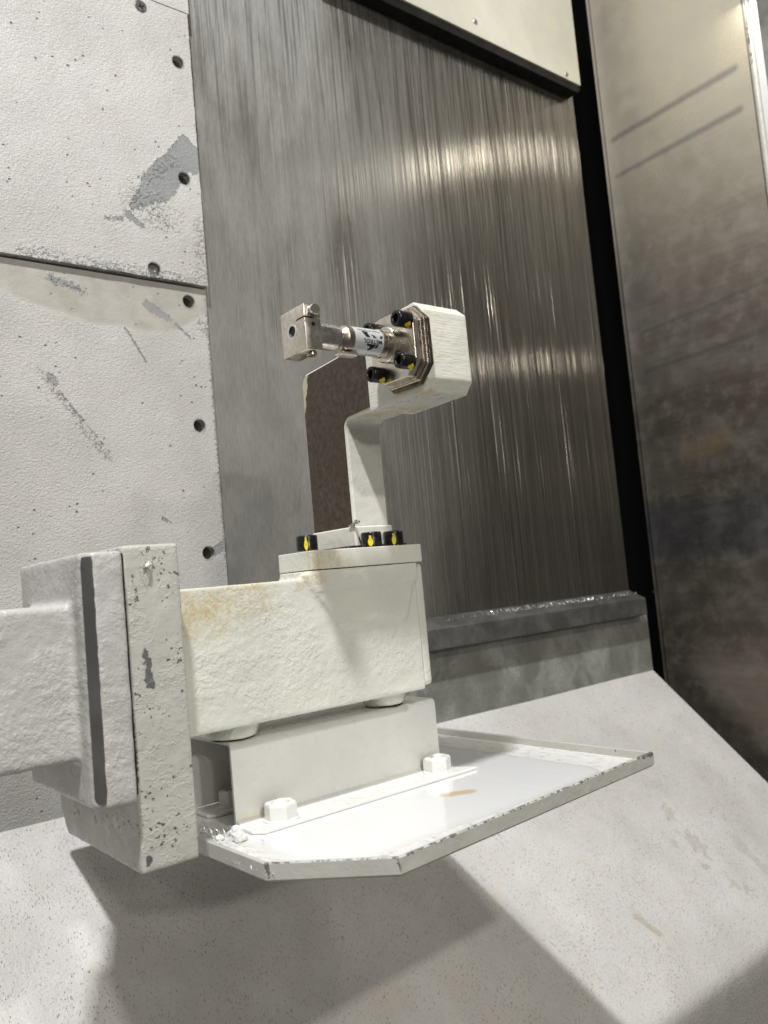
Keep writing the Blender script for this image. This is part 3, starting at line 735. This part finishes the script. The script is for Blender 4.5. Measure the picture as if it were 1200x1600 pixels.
# ------------------------------------------------------------------ bracket under the arm
br = thing('mounting_bracket', 'white folded sheet bracket with hex nuts between arm and tray', 'bracket', (.30, .44, -.130))
def bent(path, t_):
    """offset a y,z path by the sheet thickness; returns closed polygon with rounded bends"""
    P = []
    for i, p in enumerate(path):
        p = Vector(p)
        if 0 < i < len(path) - 1:
            a, b_ = (Vector(path[i - 1]) - p).normalized(), (Vector(path[i + 1]) - p).normalized()
            r = .0026
            for q in range(6):
                t2 = q / 5; P.append((p + a * r) * (1 - t2) ** 2 + p * 2 * t2 * (1 - t2) + (p + b_ * r) * t2 ** 2)
        else: P.append(p)
    L_, R2 = [], []
    for i, p in enumerate(P):
        d = (P[min(i + 1, len(P) - 1)] - P[max(i - 1, 0)]).normalized(); n2 = Vector((-d.y, d.x))
        L_.append(p + n2 * t_ / 2); R2.append(p - n2 * t_ / 2)
    return [tuple(p) for p in L_ + R2[::-1]]
T_ = .0018
path = [(.4235, -.1262), (.4240, -.1262), (.4245, -.0839), (.4790, -.0839), (.4790, -.1293)]
obj('channel', prism(B(), bent([(.4243, -.1285), (.4245, -.0839), (.4790, -.0839), (.4790, -.1270)], T_), 'x', .2215, .3745), M_bracket, br, ang=50)
fl_poly = [(.2265, .4005), (.3860, .4010), (.3720, .4255), (.2215, .4255), (.2215, .4062)]
obj('front_foot', prism(B(), fl_poly, 'z', -.1296, -.1276), M_bracket, br, bevel=.0007, seg=3)
obj('rear_foot', prism(B(), [(.2255, .4550), (.3740, .4550), (.3740, .4782), (.2215, .4782), (.2215, .459)], 'z', -.1296, -.1276), M_bracket, br, bevel=.0007, seg=3)
obj('weld_fillet', prism(B(), [(.4180, -.1277), (.4238, -.1277), (.4238, -.1245), (.4215, -.1268)], 'x', .2222, .3740), M_bracket, br)
def hex_nut(x, y, r, h, rot, z0=-.1277):
    bm = B(); n = 6; c = (x, y)
    rows = []
    for hh, k_ in ((z0, 1.0), (z0 + h * .86, 1.0), (z0 + h, .90)): rows.append([bm.verts.new((p[0], p[1], hh)) for p in ring(c, r * k_, 6, rot)])
    for i in range(2):
        for q in range(6): bm.faces.new((rows[i][q], rows[i][(q + 1) % 6], rows[i + 1][(q + 1) % 6], rows[i + 1][q]))
    inner = [bm.verts.new((p[0], p[1], z0 + h)) for p in ring(c, r * .55, 24, rot)]
    low = [bm.verts.new((p[0], p[1], z0 + h * .72)) for p in ring(c, r * .50, 24, rot)]
    for q in range(6):
        seg_ = [inner[(q * 4 + s_) % 24] for s_ in range(5)]
        bm.faces.new([rows[2][q], rows[2][(q + 1) % 6]] + seg_[::-1])
    for q in range(24): bm.faces.new((inner[q], inner[(q + 1) % 24], low[(q + 1) % 24], low[q]))
    nt = obj('hex_nut', bm, M_nut, br, bevel=.0006, seg=3, ang=30)
    obj('stud', prism(B(), ring(c, r * .495, 24), 'z', z0 + h * .55, z0 + h * .84), M_nut, nt, bevel=.0004)
    obj('washer', prism(B(), ring(c, r * 1.10, 32), 'z', z0 - .0003, z0 + .0011), M_nut, nt, bevel=.0004)
    return nt
hex_nut(.2435, .4120, .0094, .0098, .30)
hex_nut(.3640, .4150, .0094, .0098, .50)
hex_nut(.2435, .4665, .0088, .0094, .75)

# ------------------------------------------------------------------ drip tray
tray = thing('drip_tray', 'shallow white tray with a clipped corner and worn grey rim below the bracket', 'tray', (.32, .42, -.137))
ol = [(.1905, .6250), (.1945, .3470), (.2370, .3015), (.4600, .3180), (.4560, .6250)]
obj('tray_floor', prism(B(), [(.1915, .6240), (.1955, .3475), (.2375, .3028), (.4588, .3190), (.4550, .6240)], 'z', -.1320, -.1297), M_tray, tray, smooth=False)
def rim_bm():
    bm = B(); n = len(ol); c = Vector((.32, .42))
    def off(d):
        out_ = []
        for i in range(n):
            p0, p1, p2 = Vector(ol[i - 1]), Vector(ol[i]), Vector(ol[(i + 1) % n])
            e1, e2 = (p1 - p0).normalized(), (p2 - p1).normalized()
            n1, n2 = Vector((-e1.y, e1.x)), Vector((-e2.y, e2.x))
            m_ = (n1 + n2).normalized(); out_.append(p1 + m_ * d / max(.3, m_.dot(n1)))
        return out_
    o0, o1, i1, i0 = off(-.0002), off(-.0002), off(.0020), off(.0024)
    zt, zb = -.1245, -.1330
    R = [[bm.verts.new((p.x, p.y, z)) for p in o] for o, z in ((off(.0012), zb - .0005), (o0, zb + .0008), (o1, zt - .0006), (off(.0004), zt), (off(.0014), zt), (i1, zt - .0006), (i0, zb + .003), (i0, zb))]
    for a in range(len(R)):
        b_ = R[(a + 1) % len(R)]
        for i in range(n): bm.faces.new((R[a][i], R[a][(i + 1) % n], b_[(i + 1) % n], b_[i]))
    return bm
obj('rim', rim_bm(), M_rim, tray, ang=40)

# ------------------------------------------------------------------ loose debris
def crumb(x, y, z, s, seed):
    bm = B(); bmesh.ops.create_icosphere(bm, subdivisions=2, radius=s)
    for v_ in bm.verts:
        n2 = noise.noise(v_.co * (1.4 / s) + Vector((seed, 0, 0))); v_.co *= 1 + .45 * n2; v_.co.z *= .75; v_.co += Vector((x, y, z + s * .6))
    return obj('crumb', bm, M_crumb, smooth=False)
for (x, y, s, seed, lab) in ((.2120, .4030, .0042, 3, 'largest white crumb on the tray corner, nearest the rim'), (.2165, .4150, .0036, 8, 'second white crumb on the tray corner, touching the bracket foot'), (.2060, .4130, .0024, 13, 'smallest white crumb by the curled shavings on the tray corner')):
    tag(crumb(x, y, -.1297, s, seed), lab, 'crumb', 'white crumbs on the tray corner')
def curls(name, cx, cyy, czz, spread, n, rad, seed, ymul=1.0, up=.006, xmin=-9):
    rnd = random.Random(seed); bm = B()
    for i in range(n):
        x = max(xmin, cx + rnd.gauss(0, spread[0])); y = cyy + rnd.gauss(0, spread[1]) * ymul; z = czz + rnd.random() * up * .5
        a0 = rnd.random() * 6.3; r = rad * (.5 + rnd.random()); tilt = Vector((rnd.gauss(0, 1), rnd.gauss(0, 1), rnd.gauss(0, 1))).normalized()
        u = tilt.orthogonal().normalized(); w_ = tilt.cross(u); k_ = rnd.randint(3, 7); wd = rad * (.12 + .25 * rnd.random()); prev = None
        for j in range(k_ + 1):
            a = a0 + j * .45; p = Vector((x, y, z)) + u * r * math.cos(a) + w_ * r * math.sin(a); q = p + tilt * wd
            if p.z < czz: p.z = czz + .0001
            if q.z < czz: q.z = czz + .0001
            c1, c2 = bm.verts.new(p), bm.verts.new(q)
            if prev: bm.faces.new((prev[0], prev[1], c2, c1))
            prev = (c1, c2)
    o = obj(name, bm, M_chip, smooth=False); m = o.modifiers.new('s', 'SOLIDIFY'); m.thickness = .00015
    o['kind'] = 'stuff'; return o
tag(curls('swarf_pile', .2060, .4250, -.1297, (.0050, .0110), 90, .0022, 4, xmin=.1925), 'bright curled swarf heaped where the tray meets the end plate', 'swarf')
tag(curls('swarf_line', .79, .667, -.0525, (.085, .003), 160, .0030, 11, up=.003), 'line of pale shavings lying on the dark sill rail', 'swarf')
tag(curls('swarf_scatter', .1975, .372, -.1295, (.003, .014), 70, .0012, 21, up=.001, xmin=.193), 'fine grey grit strewn inside the clipped tray corner', 'swarf')
curl = curls('swarf_curl', .1615, .3790, .0150, (.0012, .0004), 14, .0020, 5, up=.002)
tag(curl, 'shiny curl of swarf stuck high on the end plate', 'swarf')
